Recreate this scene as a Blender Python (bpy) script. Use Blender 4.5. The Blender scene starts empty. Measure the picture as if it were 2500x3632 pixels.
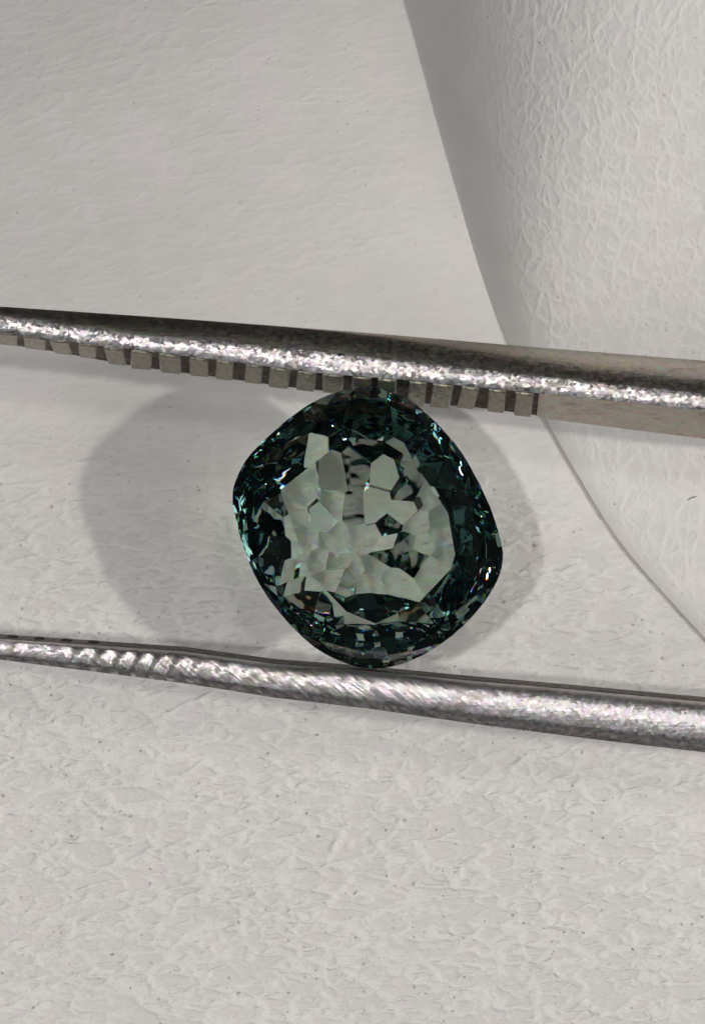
# Close-up: a teal green faceted stone held by steel tweezers over white grained leather.
# 1 Blender unit = 1 cm (unit scale set below), the stone is about 9.5 mm wide.
import bpy, bmesh, math, random
import numpy as np
from mathutils import Vector, Matrix

random.seed(7)
rng = np.random.default_rng(42)
S = bpy.context.scene
C = S.collection
S.unit_settings.scale_length = 0.01

# ------------------------------------------------------------------ camera
ZG = 0.72            # height of the stone's girdle above the leather
CAM_D = 14.0         # camera distance to the girdle plane
cam = bpy.data.cameras.new('camera')
cam_o = bpy.data.objects.new('camera', cam)
C.objects.link(cam_o)
cam.sensor_fit = 'VERTICAL'
cam.sensor_height = 24.0
cam.lens = 24.0 * CAM_D / 3.632
cam.clip_start = 0.1
cam.clip_end = 500
cam_o.location = (0, 0, ZG + CAM_D)
cam.dof.use_dof = True              # focused on the stone, the leather behind it a little soft
cam.dof.focus_distance = CAM_D - 0.02
cam.dof.aperture_fstop = 1.5
S.camera = cam_o

# ------------------------------------------------------------------ world and lamps (a dim room)
W = bpy.data.worlds.new('World')
S.world = W
W.use_nodes = True
bg = W.node_tree.nodes['Background']
bg.inputs[0].default_value = (0.95, 0.97, 1.0, 1)
bg.inputs[1].default_value = 0.015


def lamp(name, loc, target, size, power, col, size_y=None):
    L = bpy.data.lights.new(name, 'AREA')
    L.shape = 'DISK' if size_y is None else 'RECTANGLE'
    L.size = size
    if size_y is not None:
        L.size_y = size_y
    L.energy = power
    L.color = col
    o = bpy.data.objects.new(name, L)
    C.objects.link(o)
    o.location = loc
    o.rotation_euler = (Vector(target) - Vector(loc)).to_track_quat('-Z', 'Y').to_euler()
    return o


lamp('ceiling_lamp', (21.5, -1.0, 29.5), (0, 0, 0), 1.2, 4000, (1.0, 0.97, 0.93))
lamp('ceiling_lamp', (-8.0, 0.0, 35.0), (0, 0, 0), 1.2, 3400, (1.0, 0.98, 0.96))
for glint_pos in ((-19.0, 15.0, 23.0), (4.0, -23.0, 27.0), (14.0, 19.0, 27.0), (-15.0, -17.0, 29.0),
             (-25.0, 5.0, 17.0), (11.0, -25.0, 19.0), (-11.0, -24.0, 20.0), (-4.0, 26.0, 19.0)):
    lamp('added_glint_lamp', glint_pos, (0, 0, 0), 0.65, 200, (0.93, 0.98, 1.0))  # added lamps out of view, put in for glints on the facets
lamp('ceiling_lamp', (3.0, 7.5, 31.0), (0, 0, 0), 3.2, 1100, (1.0, 0.96, 0.94))
lamp('added_soft_fill', (26.0, -10.0, 26.0), (0, 0, 0), 17.0, 4300, (1.0, 0.985, 0.98), 18.0)  # added soft fill out of view, supplies the ambient light

S.view_settings.view_transform = 'Standard'
S.view_settings.look = 'None'
S.view_settings.exposure = -0.15
S.view_settings.gamma = 1.0
S.cycles.max_bounces = 24
S.cycles.transmission_bounces = 20
S.cycles.glossy_bounces = 20
S.cycles.diffuse_bounces = 3
S.cycles.sample_clamp_indirect = 8.0
S.cycles.blur_glossy = 0.35
S.cycles.caustics_reflective = True
S.cycles.caustics_refractive = True
S.cycles.use_denoising = True
S.cycles.denoiser = 'OPENIMAGEDENOISE'


# ------------------------------------------------------------------ helpers
def tag(o, label=None, cat=None, group=None, kind=None):
    if label: o['label'] = label
    if cat: o['category'] = cat
    if group: o['group'] = group
    if kind: o['kind'] = kind
    return o


def empty(name, loc):
    o = bpy.data.objects.new(name, None)
    o.empty_display_size = 0.1
    C.objects.link(o)
    o.location = loc
    return o


def link_mesh(name, verts, faces, mat=None, parent=None, loc=(0, 0, 0), smooth=False, sharp=None):
    me = bpy.data.meshes.new(name)
    me.from_pydata([tuple(map(float, v)) for v in verts], [], [tuple(f) for f in faces])
    me.validate()
    me.update()
    if smooth:
        me.polygons.foreach_set('use_smooth', [True] * len(me.polygons))
        if sharp is not None:
            me.set_sharp_from_angle(angle=math.radians(sharp))
    o = bpy.data.objects.new(name, me)
    C.objects.link(o)
    if mat: me.materials.append(mat)
    if parent: o.parent = parent
    o.location = loc
    return o


def X(px): return (px - 1250.0) / 1000.0
def Y(py): return (1816.0 - py) / 1000.0


class NT:
    """Small wrapper to write node materials."""
    def __init__(self, name):
        self.m = bpy.data.materials.new(name)
        self.m.use_nodes = True
        self.t = self.m.node_tree
        self.t.nodes.clear()
        self.out = self.t.nodes.new('ShaderNodeOutputMaterial')

    def n(self, kind, ins=None, **props):
        nd = self.t.nodes.new('ShaderNode' + kind)
        for k, v in props.items():
            setattr(nd, k, v)
        for k, v in (ins or {}).items():
            s = nd.inputs[k]
            if hasattr(v, 'is_linked') or isinstance(v, bpy.types.NodeSocket):
                self.t.links.new(v, s)
            else:
                s.default_value = v
        return nd

    def math(self, op, a, b=None, clamp=False):
        ins = {0: a}
        if b is not None: ins[1] = b
        return self.n('Math', ins, operation=op, use_clamp=clamp).outputs[0]

    def ramp(self, f, lo, hi, a=0.0, b=1.0, smooth=True):
        return self.n('MapRange', {0: f, 1: lo, 2: hi, 3: a, 4: b},
                      interpolation_type='SMOOTHSTEP' if smooth else 'LINEAR').outputs[0]

    def mixc(self, f, a, b, blend='MIX'):
        nd = self.t.nodes.new('ShaderNodeMix')
        nd.data_type = 'RGBA'
        nd.blend_type = blend
        for i, v in ((0, f), (6, a), (7, b)):
            if isinstance(v, bpy.types.NodeSocket): self.t.links.new(v, nd.inputs[i])
            else: nd.inputs[i].default_value = v
        return nd.outputs[2]

    def mapping(self, vec, scale=(1, 1, 1), rot=(0, 0, 0), loc=(0, 0, 0)):
        return self.n('Mapping', {0: vec, 1: loc, 2: rot, 3: scale}).outputs[0]

    def surface(self, s):
        self.t.links.new(s, self.out.inputs['Surface'])


# ------------------------------------------------------------------ materials
def leather_material(name, rot, stretch, cell, seed, relief=1.0, grain_light=0.36):
    """White grained leather: small flat cells between thin raised ridges painted paler as if lit, and scattered pores."""
    k = NT(name)
    co = k.n('TexCoord').outputs['Object']
    rl = k.n('Attribute', attribute_name='grain').outputs['Fac']
    wob = k.n('Noise', {'Vector': k.mapping(co, loc=(seed, seed, 0)), 'Scale': 13.0, 'Detail': 3.0, 'Roughness': 0.55}).outputs['Color']
    wob = k.n('VectorMath', {0: wob, 1: (0.5, 0.5, 0.5)}, operation='SUBTRACT').outputs[0]
    wob = k.n('VectorMath', {0: wob, 'Scale': 0.035}, operation='SCALE').outputs[0]
    v = k.n('VectorMath', {0: co, 1: wob}, operation='ADD').outputs[0]
    m1 = k.mapping(k.mapping(v, rot=(0, 0, rot)), (stretch, 1, 1), loc=(seed, 2 * seed, 0))

    def ridges(scale, width, lo, hi, off):
        mv = k.mapping(m1, loc=(off, off * 1.7, 0))
        e = k.n('TexVoronoi', {'Vector': mv, 'Scale': scale}, feature='DISTANCE_TO_EDGE').outputs['Distance']
        e = k.ramp(e, 0.0, width, 1.0, 0.0)
        q = k.n('Noise', {'Vector': mv, 'Scale': scale * 0.75, 'Detail': 2.0, 'Roughness': 0.6}).outputs['Fac']
        return k.math('MULTIPLY', e, k.ramp(q, lo - 0.06, hi - 0.04))

    big = ridges(cell * 0.55, 0.20, 0.40, 0.62, 0.0)
    mid = ridges(cell * 1.0, 0.26, 0.38, 0.64, 3.7)
    sml = ridges(cell * 2.1, 0.28, 0.42, 0.70, 8.1)
    soft = k.n('Noise', {'Vector': m1, 'Scale': 9.0, 'Detail': 3.0}).outputs['Fac']
    fine = k.n('Noise', {'Vector': m1, 'Scale': 70.0, 'Detail': 3.0, 'Roughness': 0.6}).outputs['Fac']
    net = k.math('ADD', k.math('MULTIPLY', big, 1.0), k.math('ADD', k.math('MULTIPLY', mid, 0.75), k.math('MULTIPLY', sml, 0.22)))
    h = k.math('MULTIPLY', net, rl)
    h = k.math('ADD', h, k.math('MULTIPLY', fine, k.math('ADD', 0.18, k.math('MULTIPLY', rl, grain_light))))
    h = k.math('ADD', h, k.math('MULTIPLY', soft, 0.9))
    # pores, fewer and fainter where the leather is stretched smooth
    po = k.n('TexVoronoi', {'Vector': k.mapping(v, (0.8, 1, 1), loc=(seed * 3, seed, 0)), 'Scale': 34.0}, feature='F1')
    pick = k.n('SeparateColor', {0: po.outputs['Color']})
    rad = k.math('ADD', 0.07, k.math('MULTIPLY', pick.outputs[1], 0.15))
    pr = k.ramp(k.math('DIVIDE', po.outputs['Distance'], rad), 0.4, 1.1, 1.0, 0.0)
    pr = k.math('MULTIPLY', pr, k.ramp(pick.outputs[0], 0.40, 1.0))
    pr = k.math('MULTIPLY', pr, k.math('ADD', 0.22, k.math('MULTIPLY', rl, 0.78)))
    h = k.math('SUBTRACT', h, k.math('MULTIPLY', pr, 0.9))
    bump = k.n('Bump', {'Strength': 1.0, 'Distance': 0.0021 * relief, 'Height': h}).outputs[0]
    blot = k.n('Noise', {'Vector': co, 'Scale': 4.2, 'Detail': 6.0, 'Roughness': 0.65}).outputs['Fac']
    col = k.mixc(k.ramp(blot, 0.35, 0.65), (0.665, 0.655, 0.63, 1), (0.70, 0.665, 0.65, 1))
    lum = k.math('MULTIPLY', k.ramp(net, 0.15, 0.9), k.math('MULTIPLY', rl, grain_light))
    col = k.mixc(lum, col, (0.86, 0.84, 0.81, 1))           # pale tint stands in for light caught along the ridges
    col = k.mixc(k.math('MULTIPLY', pr, 0.42), col, (0.20, 0.18, 0.16, 1))
    b = k.n('BsdfPrincipled', {'Base Color': col, 'Roughness': 0.5, 'Specular IOR Level': 0.35, 'Normal': bump})
    k.surface(b.outputs[0])
    return k.m


# shader type names that lack the plain prefix
_old = NT.n
def _n(self, kind, ins=None, **p):
    kind = {'Noise': 'TexNoise', 'Wave': 'TexWave'}.get(kind, kind)
    return _old(self, kind, ins, **p)
NT.n = _n


def metal_material(name, rough=0.3, flake=0.3, marks=False, base=(0.60, 0.565, 0.57), cells=95.0):
    """Worn steel: countless tiny facets that glint one by one, drawn-out scratches, dark smudges."""
    k = NT(name)
    co = k.n('TexCoord').outputs['Object']
    n1 = k.n('Noise', {'Vector': co, 'Scale': 55.0, 'Detail': 3.0, 'Roughness': 0.7}).outputs['Fac']
    vv = k.mapping(co, (0.8, 1, 1))
    fl = k.n('TexVoronoi', {'Vector': vv, 'Scale': cells}, feature='F1').outputs['Color']
    if marks:
        dm = k.mapping(k.mapping(co, rot=(0, 0, math.radians(-52))), (1.0, 0.13, 0.4))
        fd = k.n('TexVoronoi', {'Vector': dm, 'Scale': 105.0}, feature='F1').outputs['Color']
        at = k.n('Attribute', attribute_name='marks').outputs['Fac']
        fl = k.mixc(at, fl, fd)
    fl = k.n('VectorMath', {0: fl, 1: (0.5, 0.5, 0.5)}, operation='SUBTRACT').outputs[0]
    fl = k.n('VectorMath', {0: fl, 'Scale': flake}, operation='SCALE').outputs[0]
    lg = k.n('Noise', {'Vector': k.mapping(co, (0.12, 1, 1)), 'Scale': 80.0, 'Detail': 3.0}).outputs['Fac']
    h = k.math('ADD', k.math('MULTIPLY', n1, 0.6), k.math('MULTIPLY', lg, 0.8))
    bump = k.n('Bump', {'Strength': 1.0, 'Distance': 0.0012, 'Height': h}).outputs[0]
    nn = k.n('VectorMath', {0: bump, 1: fl}, operation='ADD').outputs[0]
    nn = k.n('VectorMath', {0: nn}, operation='NORMALIZE').outputs[0]
    tint = k.n('TexVoronoi', {'Vector': vv, 'Scale': cells * 0.6}, feature='F1').outputs['Color']
    col = k.mixc(0.11, (*base, 1), tint, 'OVERLAY')
    dirt = k.n('Noise', {'Vector': k.mapping(co, (0.4, 1, 1)), 'Scale': 16.0, 'Detail': 6.0, 'Roughness': 0.7}).outputs['Fac']
    col = k.mixc(k.ramp(dirt, 0.50, 0.72, 0.0, 0.6), col, (0.22, 0.165, 0.13, 1))
    r = k.ramp(n1, 0.3, 0.7, rough - 0.06, rough + 0.08)
    b = k.n('BsdfPrincipled', {'Base Color': col, 'Metallic': 1.0, 'Roughness': r, 'Normal': nn})
    k.surface(b.outputs[0])
    return k.m


def gem_material(name, haze=0.0):
    """Tinted high-index glass; colour splits a little where light enters the stone."""
    k = NT(name)
    geo = k.n('NewGeometry')
    co = k.n('TexCoord').outputs['Object']
    nz = k.n('Noise', {'Vector': co, 'Scale': 6.0, 'Detail': 2.0}).outputs['Fac']
    bump = k.n('Bump', {'Strength': 0.5, 'Distance': 0.006, 'Height': nz}).outputs[0]
    # light that leaves has come a short way through the stone, light thrown back inside goes a long way
    fr = k.n('Fresnel', {'IOR': 1.765, 'Normal': bump}).outputs[0]
    rf = k.n('BsdfRefraction', {'Color': (0.565, 0.655, 0.575, 1), 'Roughness': 0.0, 'IOR': 1.765, 'Normal': bump}).outputs[0]
    gl = k.n('BsdfAnisotropic', {'Color': (0.56, 0.675, 0.685, 1), 'Roughness': 0.0, 'Normal': bump}).outputs[0]
    inner = k.n('MixShader', {0: fr, 1: rf, 2: gl}).outputs[0]
    parts = []
    for c, ior in (((1, 0, 0, 1), 1.759), ((0, 1, 0, 1), 1.765), ((0, 0, 1, 1), 1.773)):
        parts.append(k.n('BsdfGlass', {'Color': c, 'Roughness': 0.0, 'IOR': ior, 'Normal': bump}).outputs[0])
    s = k.n('AddShader', {0: parts[0], 1: parts[1]}).outputs[0]
    s = k.n('AddShader', {0: s, 1: parts[2]}).outputs[0]
    mix = k.n('MixShader', {0: geo.outputs['Backfacing'], 1: s, 2: inner}).outputs[0]
    k.surface(mix)
    return k.m


def plain_material(name, col, rough=0.6, metallic=0.0):
    k = NT(name)
    co = k.n('TexCoord').outputs['Object']
    nz = k.n('Noise', {'Vector': co, 'Scale': 90.0, 'Detail': 2.0}).outputs['Fac']
    c = k.mixc(k.ramp(nz, 0.3, 0.7), (*[x * 0.75 for x in col], 1), (*col, 1))
    b = k.n('BsdfPrincipled', {'Base Color': c, 'Roughness': rough, 'Metallic': metallic})
    k.surface(b.outputs[0])
    return k.m


# ------------------------------------------------------------------ leather panels (setting)
# where the two panels meet, in photo pixels carried down onto the leather plane
KS = (CAM_D + ZG) / CAM_D
seam_px = np.array([(1180, -900), (1330, -380), (1440, 0), (1560, 470), (1690, 930), (1790, 1220), (1945, 1530),
                    (2180, 1925), (2500, 2280), (2900, 2680), (3600, 3300), (4400, 3900)], float)
seam = np.stack([(seam_px[:, 0] - 1250) / 1000 * KS, (1816 - seam_px[:, 1]) / 1000 * KS], 1)
sy = seam[::-1, 1]
sx = seam[::-1, 0]


def seam_x(y):
    return np.interp(y, sy, sx)


def smooth01(t):
    t = np.clip(t, 0, 1)
    return t * t * (3 - 2 * t)


NY, NX = 600, 150
ys = np.linspace(-4.4, 4.2, NY)
# smooth the seam once more
sxs = seam_x(ys)
ker = np.hanning(31); ker /= ker.sum()
sxs = np.convolve(np.pad(sxs, 15, mode='edge'), ker, 'valid')


def panel(name, side, mat, label):
    verts, grain = [], []
    t = np.linspace(0, 1, NX) ** 2.6      # finer near the seam
    for j, y in enumerate(ys):
        x0 = sxs[j]
        far = -4.2 if side < 0 else 4.6
        xs = x0 + (far - x0) * t
        d = np.abs(xs - x0)
        up = float(smooth01((y - 0.15) / 2.0))        # how deep the valley is, more towards the top
        if side < 0:
            # gently domed, rolling down at the seam
            z = -0.020 * (1 - smooth01(d / 0.010)) * (1 - up) ** 5
            z = z * 1.0 - 0.03 * (np.clip(d, 0, 3) ** 2) * 0.4
            g = 1.0 - 0.80 * smooth01((y + 0.30) / 0.9)
            g = np.full_like(xs, g) * (0.75 + 0.25 * smooth01(d / 0.3))
        else:
            wdt = 0.05 + 0.36 * up
            hgt = 0.02 + 0.80 * up ** 1.0
            z = hgt * (1 - np.exp(-(d / wdt) ** 1.18)) - 0.020 * (1 - smooth01(d / 0.012)) * (1 - up) ** 5
            g = 0.12 + 1.0 * smooth01((d - 0.16 * up) / (0.10 + 0.25 * up))
        bow = np.clip((y - 0.35) * 0.8 - np.minimum(xs, x0) * 0.42, 0, 3.0)
        z = z - 0.155 * bow ** 2
        z = z + 0.006 * np.sin(3.1 * xs + 1.7 * y) + 0.004 * np.sin(7.3 * y - 2.2 * xs)
        for i in range(NX):
            verts.append((xs[i], y, z[i]))
            grain.append(float(g[i]) if hasattr(g, '__len__') else float(g))
    # thickness: a skirt running down and a back sheet
    faces = []
    for j in range(NY - 1):
        for i in range(NX - 1):
            a = j * NX + i
            q = (a, a + 1, a + NX + 1, a + NX)
            faces.append(q if side > 0 else q[::-1])
    o = link_mesh(name, verts, faces, mat, smooth=True)
    at = o.data.attributes.new('grain', 'FLOAT', 'POINT')
    at.data.foreach_set('value', grain)
    tag(o, label, kind='structure')
    return o


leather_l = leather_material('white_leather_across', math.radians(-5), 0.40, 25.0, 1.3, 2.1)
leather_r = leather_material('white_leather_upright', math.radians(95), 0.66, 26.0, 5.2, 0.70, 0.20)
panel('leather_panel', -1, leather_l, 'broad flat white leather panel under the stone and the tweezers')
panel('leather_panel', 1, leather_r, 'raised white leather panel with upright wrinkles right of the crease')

# ------------------------------------------------------------------ the stone
ZO = np.array([(560, 100), (640, 72), (760, 50), (880, 60), (1000, 110), (1080, 170), (1200, 290), (1290, 400),
               (1340, 490), (1400, 600), (1450, 720), (1490, 840), (1510, 940), (1500, 1030), (1460, 1120),
               (1400, 1210), (1310, 1312), (1200, 1405), (1080, 1482), (960, 1532), (850, 1552), (740, 1545),
               (640, 1512), (540, 1462), (450, 1392), (380, 1322), (300, 1230), (230, 1130), (175, 1030),
               (128, 900), (95, 790), (70, 680), (70, 600), (92, 530), (140, 440), (200, 370), (280, 298),
               (370, 220), (460, 152)], float)
out_xy = np.stack([X(780 + ZO[:, 0] * 0.66416), Y(1340 + ZO[:, 1] * 0.66416)], 1)
# window outline and facet centres, read in the crop at (920,1520) with 0.46366 px per crop px
def wq(p):
    p = np.asarray(p, float)
    return np.stack([X(920 + p[..., 0] * 0.46366), Y(1520 + p[..., 1] * 0.46366)], -1)
K = wq([740, 985])
win = wq([(200, 185), (660, 100), (960, 65), (1130, 100), (1270, 380), (1400, 540), (1510, 720), (1550, 900),
          (1545, 1040), (1400, 1180), (1200, 1230), (940, 1280), (640, 1260), (390, 1180), (180, 1020),
          (40, 760), (90, 600), (150, 280)]) - K
GC = out_xy.mean(0)
og = out_xy - K                                 # gem coordinates: origin under the culet


def support(poly, th):
    d = np.array([math.cos(th), math.sin(th)])
    return float((poly @ d).max())


TH = np.linspace(0, 2 * math.pi, 720, endpoint=False)
HS = np.array([support(og, t) for t in TH])
ker = np.hanning(25); ker /= ker.sum()
HS = np.convolve(np.pad(HS, 12, mode='wrap'), ker, 'valid')
HW = np.array([support(win, t) for t in TH])
HW = np.convolve(np.pad(HW, 12, mode='wrap'), ker, 'valid')
def hs(t): return float(np.interp(t % (2 * math.pi), np.append(TH, 2 * math.pi), np.append(HS, HS[0])))
def hw(t): return float(np.interp(t % (2 * math.pi), np.append(TH, 2 * math.pi), np.append(HW, HW[0])))


GT = 0.014           # half thickness of the girdle
CROWN = 0.115        # crown height
WD = 0.13            # depth of the shallowest part of the window's rim under the girdle
def bowl(p):
    q = float(math.hypot(p[0], p[1]))
    return 0.20 * q + 0.62 * q * q


BMAX = bowl((0.42, 0))
def rim(t): return WD + BMAX - bowl((hw(t), 0))


planes = []          # (normal, d, tag)


def add_plane(n, point, tg):
    n = np.asarray(n, float); n = n / np.linalg.norm(n)
    planes.append((n, float(n @ np.asarray(point, float)), tg))


def side_plane(th, h, z, tilt, up, tg):
    a = math.radians(tilt)
    n = (math.sin(a) * math.cos(th), math.sin(a) * math.sin(th), math.cos(a) * (1 if up else -1))
    add_plane(n, (h * math.cos(th), h * math.sin(th), z), tg)


jit = lambda s: float(rng.normal(0, s))
add_plane((0.012, 0.010, 1), (0, 0, GT + CROWN), 'table')
N = 15
for i in range(80):
    t = 2 * math.pi * (i + 0.5 * rng.random()) / 80
    side_plane(t, hs(t), 0, 90, True, 'girdle')
for i in range(N):
    t = 2 * math.pi * (i + 0.35) / N + jit(0.05)
    side_plane(t, hs(t) + 0.003, GT, 33 + jit(1.6), True, 'crown')
    for s in (-0.25, 0.25):
        u = t + s * 2 * math.pi / N + jit(0.02)
        side_plane(u, hs(u), GT + abs(jit(0.004)), 40 + jit(2.0), True, 'crown')
    u = t + math.pi / N
    h = hs(u) - CROWN / math.tan(math.radians(36)) - 0.002 + jit(0.004)
    side_plane(u, h, GT + CROWN, 22 + jit(2), True, 'crown')
# pavilion: steep outer tiers
N2 = 16
for i in range(N2):
    t = 2 * math.pi * (i + 0.1) / N2 + jit(0.05)
    ring = hs(t) - hw(t)
    side_plane(t, hs(t) - 0.004, -GT - 0.012, math.degrees(math.atan2(rim(t), ring)) + jit(1.0), False, 'pavilion')
    for s in (-0.26, 0.26):
        u = t + s * 2 * math.pi / N2 + jit(0.03)
        ring = hs(u) - hw(u)
        side_plane(u, hs(u) - 0.001, -GT, math.degrees(math.atan2(rim(u), ring)) + 6 + jit(2.0), False, 'pavilion')
# pavilion: shallow inner facets, tangent to a bowl at the centres seen through the table
# p: pale, shallow tilt; b: bright, tilted towards the light side; m: mid grey; d: so steep that it reflects inwards
FACETS = [(330, 330, 'p'), (565, 370, 'b'), (330, 480, 'p'), (250, 660, 'p'), (330, 860, 'p'), (570, 600, 'm'), (500, 690, 'b'),
          (840, 120, 'p'), (1060, 120, 'm'), (735, 330, 'd'), (955, 340, 'b'), (1130, 250, 'p'), (1140, 470, 'd'), (715, 640, 'd'),
          (880, 600, 'b'), (985, 755, 'd'), (1085, 640, 'b'), (1280, 520, 'p'), (1210, 740, 'm'), (1390, 700, 'p'), (1390, 830, 'p'),
          (1110, 880, 'd'), (1250, 890, 'm'), (1440, 970, 'p'), (1330, 1080, 'p'), (1180, 1010, 'd'), (625, 830, 'm'), (740, 850, 'm'),
          (850, 860, 'b'), (960, 880, 'b'), (985, 985, 'd'), (880, 1060, 'm'), (740, 1080, 'p'), (590, 1010, 'b'), (560, 900, 'm'),
          (460, 1010, 'p'), (520, 1170, 'm'), (685, 1195, 'd'), (790, 1200, 'p'), (880, 1190, 'm'), (1020, 1180, 'p'), (280, 980, 'p'), (120, 800, 'p')]
centres = wq([f[:2] for f in FACETS]) - K
inner_first = len(planes)
for c in centres:
    e = 0.004
    f0 = bowl(c)
    gx = (bowl(c + np.array([e, 0])) - bowl(c - np.array([e, 0]))) / (2 * e)
    gy = (bowl(c + np.array([0, e])) - bowl(c - np.array([0, e]))) / (2 * e)
    add_plane((gx, gy, -1), (c[0], c[1], f0 - WD - GT - BMAX), 'pavilion')


def face_polygon(i):
    n, d, tg = planes[i]
    a = np.array([1, 0, 0]) if abs(n[0]) < 0.8 else np.array([0, 1, 0])
    u = np.cross(n, a); u /= np.linalg.norm(u); v = np.cross(n, u)
    c = n * d
    poly = [c + 3 * (su * u + sv * v) for su, sv in ((1, 1), (-1, 1), (-1, -1), (1, -1))]
    for j, (m, e, _) in enumerate(planes):
        if j == i: continue
        if abs(m @ n) > 0.9999999: continue
        dist = [float(m @ p) - e for p in poly]
        if max(dist) <= 1e-9: continue
        new = []
        for k in range(len(poly)):
            p, q, dp, dq = poly[k], poly[(k + 1) % len(poly)], dist[k], dist[(k + 1) % len(poly)]
            if dp <= 1e-9: new.append(p)
            if (dp < -1e-9 and dq > 1e-9) or (dp > 1e-9 and dq < -1e-9):
                new.append(p + (q - p) * (dp / (dp - dq)))
        poly = new
        if len(poly) < 3: return None
    ar = sum(np.linalg.norm(np.cross(poly[k] - poly[0], poly[k + 1] - poly[0])) for k in range(1, len(poly) - 1))
    if ar < 2e-7: return None
    s = sum(np.cross(poly[k] - poly[0], poly[k + 1] - poly[0]) for k in range(1, len(poly) - 1))
    if s @ n < 0: poly = poly[::-1]
    return poly


gem_glass = gem_material('teal_stone')
faces_by = {'table': [], 'crown': [], 'girdle': [], 'pavilion': []}
for i in range(len(planes)):
    p = face_polygon(i)
    if p is None: continue
    if i >= inner_first:                     # light and dark cells are set by retilting the d and b facets
        c, (fx, fy, ty) = centres[i - inner_first], FACETS[i - inner_first]
        q = np.array(p)
        cx, cy, cz = q.mean(0)
        n = planes[i][0]
        g0 = np.array([-n[0] / n[2], -n[1] / n[2]])
        rad = c / (np.linalg.norm(c) + 1e-6)
        tan = np.array([-rad[1], rad[0]])
        if ty == 'd': g = rad * ((0.69 if (fx, fy) in ((735, 330), (1140, 470)) else 0.675) + jit(0.012)) + tan * jit(0.05)
        elif ty == 'b': g = g0 * 0.30 + np.array([jit(0.05) - 0.04, jit(0.05)])
        else: g = g0
        p = [np.array([v[0], v[1], cz + g[0] * (v[0] - cx) + g[1] * (v[1] - cy)]) for v in q]
    faces_by[planes[i][2]].append(p)
gem = empty('gemstone', (K[0], K[1], ZG))
tag(gem, 'dark teal green faceted gemstone gripped between the two tweezer jaws', 'gemstone')


def weld(polys):
    idx, verts, faces = {}, [], []
    for p in polys:
        f = []
        for v in p:
            key = tuple(np.round(v, 5))
            if key not in idx:
                idx[key] = len(verts); verts.append(key)
            if not f or f[-1] != idx[key]: f.append(idx[key])
        if f and f[0] == f[-1]: f.pop()
        if len(f) >= 3: faces.append(f)
    return verts, faces


def join_steps(polys):
    """close the small steps left between neighbouring pavilion facets."""
    edges, walls = {}, []
    kf = lambda v: (round(v[0], 4), round(v[1], 4))
    for p in polys:
        for k in range(len(p)):
            edges[(kf(p[k]), kf(p[(k + 1) % len(p)]))] = (p[k], p[(k + 1) % len(p)])
    for (ka, kb), (a, b) in edges.items():
        o = edges.get((kb, ka))
        if o is None or ka > kb: continue
        b2, a2 = o
        if abs(a[2] - a2[2]) + abs(b[2] - b2[2]) < 2e-5: continue
        walls.append([b, a, a2, b2])
    return polys + walls


faces_by['pavilion'] = join_steps(faces_by['pavilion'])
link_mesh('table_facet', *weld(faces_by['table']), gem_glass, gem)
for p in faces_by['crown']:
    link_mesh('crown_facet', *weld([p]), gem_glass, gem)
link_mesh('girdle', *weld(faces_by['girdle']), gem_glass, gem)
link_mesh('pavilion', *weld(faces_by['pavilion']), gem_glass, gem)

needle_mat = plain_material('pale_inclusion', (0.62, 0.42, 0.33), 0.5)
nd_v, nd_f = [], []
for a in range(7):
    u = a / 6.0
    rr = 0.0032 * math.sin(math.pi * (0.06 + 0.9 * u)) * (1.0 if a % 2 else 0.8)
    for b in range(5):
        an = 2 * math.pi * b / 5
        nd_v.append(((u - 0.5) * 0.046, (u - 0.5) * 0.012 + rr * math.cos(an), rr * math.sin(an)))
nd_f = [(a * 5 + b, (a + 1) * 5 + b, (a + 1) * 5 + (b + 1) % 5, a * 5 + (b + 1) % 5) for a in range(6) for b in range(5)]
nd_f += [tuple(range(5)), tuple(range(30, 35))[::-1]]
link_mesh('inclusion', nd_v, nd_f, needle_mat, gem, (X(1278) - K[0], Y(1666) - K[1], -0.03), smooth=True)

# ------------------------------------------------------------------ tweezers
steel = metal_material('worn_steel', 0.38, 0.36)
steel_marks = metal_material('filed_steel', 0.42, 0.25, marks=True)
steel_teeth = metal_material('serrated_steel', 0.40, 0.36, base=(0.34, 0.31, 0.26))
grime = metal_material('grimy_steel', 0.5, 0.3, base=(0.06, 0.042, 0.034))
brushed = metal_material('brushed_steel', 0.34, 0.07, base=(0.50, 0.455, 0.39))
tw = empty('tweezers', (X(3300), Y(2100), ZG))
tag(tw, 'worn steel tweezers with serrated jaws gripping the green stone', 'tweezers')
T0 = np.array(tw.location)


def line(pts):
    pts = np.array(pts, float)
    xs, yv = pts[:, 0], pts[:, 1]
    s0 = (yv[1] - yv[0]) / (xs[1] - xs[0]); s1 = (yv[-1] - yv[-2]) / (xs[-1] - xs[-2])
    def f(x):
        x = np.asarray(x, float)
        r = np.interp(x, xs, yv)
        r = np.where(x < xs[0], yv[0] + (x - xs[0]) * s0, r)
        return np.where(x > xs[-1], yv[-1] + (x - xs[-1]) * s1, r)
    return f


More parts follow.
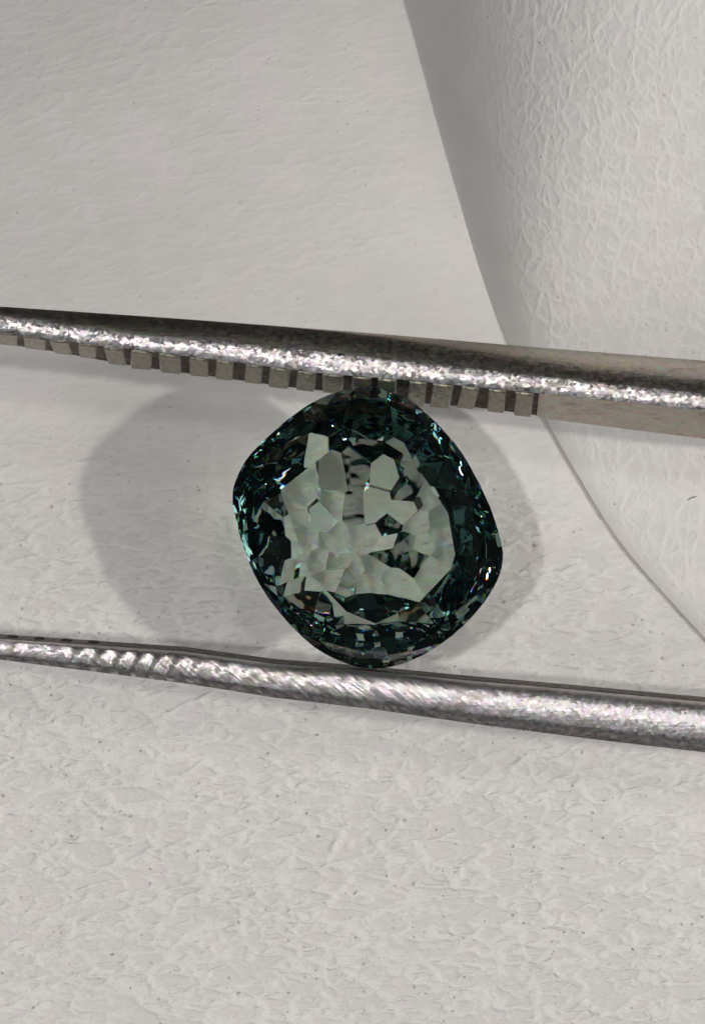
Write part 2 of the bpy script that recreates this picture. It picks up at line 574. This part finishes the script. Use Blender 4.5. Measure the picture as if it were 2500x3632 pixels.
uA = line([(0, 1087), (600, 1128), (1300, 1180), (1770, 1219), (2500, 1276)])
uB = line([(0, 1122), (489, 1190), (977, 1233), (1300, 1268), (1892, 1335), (2500, 1400)])
uC = line([(0, 1182), (326, 1228), (815, 1288), (1140, 1330), (1444, 1354), (1917, 1402), (2500, 1463)])
uD = line([(0, 1224), (180, 1252), (489, 1309), (733, 1340), (1018, 1380), (1300, 1410), (1470, 1436), (1689, 1453), (1884, 1478), (2500, 1556)])
lA = line([(0, 2255), (326, 2276), (652, 2298), (977, 2342), (1300, 2366), (1607, 2396), (2015, 2432), (2500, 2477)])
lD = line([(0, 2341), (326, 2382), (652, 2424), (977, 2476), (1300, 2514), (1689, 2571), (2096, 2624), (2500, 2672)])


def sweep(name, stations, rings, mat, sharp):
    """rings: list of (k,3) arrays, closed section; caps both ends."""
    k = len(rings[0])
    verts = [p - T0 for r in rings for p in r]
    faces = []
    for a in range(len(rings) - 1):
        for b in range(k):
            b2 = (b + 1) % k
            faces.append((a * k + b, a * k + b2, (a + 1) * k + b2, (a + 1) * k + b))
    faces.append(tuple(range(k))[::-1])
    faces.append(tuple(range((len(rings) - 1) * k, len(rings) * k)))
    o = link_mesh(name, verts, faces, mat, tw, smooth=True, sharp=sharp)
    bm = bmesh.new(); bm.from_mesh(o.data)
    bmesh.ops.recalc_face_normals(bm, faces=bm.faces)
    bm.to_mesh(o.data); bm.free()
    o.data.set_sharp_from_angle(angle=math.radians(sharp))
    return o


TIP = -900.0         # tip beyond the left edge of the picture
JOIN = 11000.0       # where the arms meet, far to the right
st = np.concatenate([np.arange(TIP, -100, 40), np.arange(-100, 2600, 9), np.linspace(2600, JOIN, 70)])


def arm_bend(x, y, side):
    """beyond the picture the arms bow and close on each other."""
    t = np.clip((x - 2600) / (JOIN - 2600), 0, 1)
    goal = 2750 + (x - 2600) * 0.02 + side * 60
    s = t ** 3.5 * (1.0 + 2.5 * (1 - t))
    return y * (1 - s) + goal * s


def sag(x):
    return 0.07 * float(np.clip((750 - x) / 1000.0, 0, 1.7)) ** 1.6


def tipf(x):
    return 1 - 0.55 * (np.clip((-x) / 900.0, 0, 1) ** 2)


# brushed side faces of the upper jaw
BRUSH_FROM = 1908


def upper_ring(x):
    A, B, Cc, D = (float(arm_bend(x, f(min(x, 2700.0)) , -1)) for f in (uA, uB, uC, uD))
    if x > 2700:
        w = np.array([uA(2700), uB(2700), uC(2700), uD(2700)], float)
        c0 = w.mean(); c = float(arm_bend(x, c0 + (x - 2700) * 0.085, -1))
        A, B, Cc, D = (c + (v - c0) for v in w)
    g = 11.0 if x < 1905 else (2.0 if x > 1912 else 9.0)     # teeth stand proud of the face
    D2 = D - g * 1.0
    C2 = Cc - 3
    f = tipf(x)
    pts = []
    def P(yp, z): pts.append((X(x), Y(yp), ZG + z * f - sag(x)))
    w1 = 0.03 + 0.55 * float(smooth01((x - 900) / 1300.0))       # a second, steeper bevel opens towards the right
    M = A + w1 * (B - A)
    zm = 0.085 - 0.00078 * (B - M)
    za = zm - 0.0016 * (M - A)
    P(A + 8, -0.26); P(A, za - 0.06); P(A + 0.5, za)
    P(M, zm); P(B, 0.085)
    for q, z in ((0.15, 0.0885), (0.4, 0.0915), (0.65, 0.0915), (0.85, 0.0885)):
        P(B + q * (C2 - B), z)
    P(C2, 0.083)
    P(D2, -0.10); P(D2 - 10, -0.20)
    return np.array(pts)


jaw_u = sweep('jaw', st, [upper_ring(float(x)) for x in st], steel, 34)
for ed in jaw_u.data.edges:             # the two edges of the gripping face stay crisp
    a, b = (v % 12 for v in ed.vertices)
    if a == b and a in (9, 10): ed.use_edge_sharp = True

jaw_u.data.materials.append(grime)
jaw_u.data.materials.append(brushed)
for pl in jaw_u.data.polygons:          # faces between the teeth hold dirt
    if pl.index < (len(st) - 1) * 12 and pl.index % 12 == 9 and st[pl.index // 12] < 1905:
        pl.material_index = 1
    elif pl.index < (len(st) - 1) * 12 and (pl.index % 12 == 9 or pl.index % 12 in (0, 1, 2, 3)):
        pl.material_index = 2
jaw_u['label'] = 'upper jaw with square teeth showing'

# teeth of the upper jaw: one mesh shared, set in a row
pitch = 96.5
tooth_x = [1862 - pitch * i for i in range(0, 27)]


def tooth_mesh(w, depth, z0, z1, y0, y1):
    """prism with sloping flanks; y runs from the root to the crest (downwards in the picture)."""
    v = [(-w, y0, z0), (w, y0, z0), (w * 0.80, y0 - depth, z0 - 0.004), (-w * 0.80, y0 - depth, z0 - 0.004),
         (-w, y1, z1), (w, y1, z1), (w * 0.80, y1 - depth, z1), (-w * 0.80, y1 - depth, z1)]
    f = [(0, 1, 2, 3), (7, 6, 5, 4), (0, 4, 5, 1), (1, 5, 6, 2), (2, 6, 7, 3), (3, 7, 4, 0)]
    return v, f


first = None
for i, tx in enumerate(tooth_x):
    c, d = float(uC(tx)), float(uD(tx))
    wob = random.uniform(-7, 7)
    hgt = (d - c) / 1000.0
    base = hgt - 0.016
    if first is None:
        v, f = tooth_mesh(0.039, 0.015, 0.080, -0.105, 0.006, -base)
        o = link_mesh('tooth', v, f, steel_teeth, jaw_u)
        first, h0 = o, base
        bm = bmesh.new(); bm.from_mesh(o.data); bmesh.ops.recalc_face_normals(bm, faces=bm.faces)
        bmesh.ops.bevel(bm, geom=list(bm.edges), offset=0.004, segments=2, affect='EDGES', profile=0.6)
        bm.to_mesh(o.data); bm.free()
    else:
        o = first.copy(); C.objects.link(o)
    f = float(tipf(tx))
    o.location = Vector((X(tx + wob), Y(c), ZG - sag(tx))) - Vector(T0)
    o.scale = (random.uniform(0.86, 1.12), base / h0 * random.uniform(0.94, 1.05), f)
    o.rotation_euler = (0, random.uniform(-0.05, 0.05), math.radians(-6.0 + random.uniform(-1.5, 1.5)))


def lower_ring(x):
    if x > 2700:
        w = np.array([lA(2700), lD(2700)], float)
        c0 = w.mean(); c = float(arm_bend(x, c0 + (x - 2700) * 0.085, 1))
        A, D = (c + (v - c0) for v in w)
    else:
        A, D = float(lA(x)), float(lD(x))
    f = tipf(x)
    h = D - A
    pts = []
    env = math.exp(-((x - 480) / 260.0) ** 2) + 0.25 * math.exp(-((x - 900) / 400.0) ** 2)
    def P(q, z):
        yp = A + q * h
        r = 0.0
        if 0.05 < q < 0.95:
            ph = (x + 0.62 * q * h) / 74.0 * 2 * math.pi + 0.9 * math.sin(x / 83.0)
            r = 0.007 * env * math.sin(ph) * math.sin(q * math.pi) ** 0.5
        pts.append((X(x), Y(yp), ZG + (z + r) * f - sag(x)))
    e = 11.0 / h
    P(2 * e, -0.20); P(-0.1 * e, -0.09); P(e, 0.055); P(e + 0.05, 0.080)
    for q in (0.22, 0.32, 0.42, 0.52, 0.62, 0.70, 0.77):
        P(q, 0.085 + 0.085 * h / 1000.0 * (1 - ((q - 0.45) / 0.35) ** 2))
    zs = 0.083 - 0.10 * h / 1000.0
    P(0.86, zs + 0.012 * h / 100.0 * 0.2); P(0.97, zs - 0.07 * h / 1000.0); P(1.0, zs - 0.14); P(0.9, -0.22)
    return np.array(pts)


rl = [lower_ring(float(x)) for x in st]
jaw_l = sweep('jaw', st, rl, steel_marks, 40)
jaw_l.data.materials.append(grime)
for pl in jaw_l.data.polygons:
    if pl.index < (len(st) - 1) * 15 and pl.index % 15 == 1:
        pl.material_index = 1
jaw_l['label'] = 'lower jaw with slanting file marks'
mk = []
for r, x in zip(rl, st):
    e = float(smooth01((x - 150) / 250.0) * (1 - 0.85 * smooth01((x - 1300) / 700.0)))
    mk += [e] * len(r)
at = jaw_l.data.attributes.new('marks', 'FLOAT', 'POINT')
at.data.foreach_set('value', mk)
# teeth of the lower jaw, seen end on as a scalloped dark edge
firstl = None
for i in range(12):
    tx = 330 - pitch * i
    if firstl is None:
        v, f = tooth_mesh(0.020, -0.006, -0.02, -0.10, -0.004, -0.004)
        o = link_mesh('tooth', v, f, grime, jaw_l)
        bm = bmesh.new(); bm.from_mesh(o.data); bmesh.ops.recalc_face_normals(bm, faces=bm.faces)
        bmesh.ops.bevel(bm, geom=list(bm.edges), offset=0.004, segments=2, affect='EDGES', profile=0.6)
        bm.to_mesh(o.data); bm.free()
        firstl = o
    else:
        o = firstl.copy(); C.objects.link(o)
    o.location = Vector((X(tx), Y(float(lA(tx))), ZG - sag(tx))) - Vector(T0)
    o.scale = (random.uniform(0.9, 1.1), 1, float(tipf(tx)))
    o.rotation_euler = (0, 0, math.radians(-4.5))

# ------------------------------------------------------------------ a stray fibre on the leather
lint_mat = plain_material('dark_lint', (0.13, 0.13, 0.12), 0.8)
lx, ly = X(2452) * KS, Y(1768) * KS
dep = bpy.context.evaluated_depsgraph_get()
hit = S.ray_cast(dep, Vector((lx, ly, 3)), Vector((0, 0, -1)))
lz = hit[1].z if hit[0] else 0.03
ring = []
segs = 10
for a in range(segs):
    u = a / (segs - 1)
    cx, cy = (u - 0.5) * 0.034, 0.014 * (u - 0.5) + 0.003 * math.sin(u * 3)
    r = 0.0012 * (0.4 + math.sin(math.pi * (0.08 + 0.84 * u)))
    for b in range(6):
        an = b * math.pi / 3
        ring.append((cx - 0.3 * r * math.cos(an), cy + r * math.cos(an), 0.003 + r * math.sin(an)))
fs = [(a * 6 + b, a * 6 + (b + 1) % 6, (a + 1) * 6 + (b + 1) % 6, (a + 1) * 6 + b) for a in range(segs - 1) for b in range(6)]
fs += [tuple(range(6))[::-1], tuple(range((segs - 1) * 6, segs * 6))]
lint = link_mesh('lint_fibre', ring, fs, lint_mat, None, (lx, ly, lz), smooth=True)
tag(lint, 'tiny dark lint fibre lying on the leather right of the crease', 'lint')
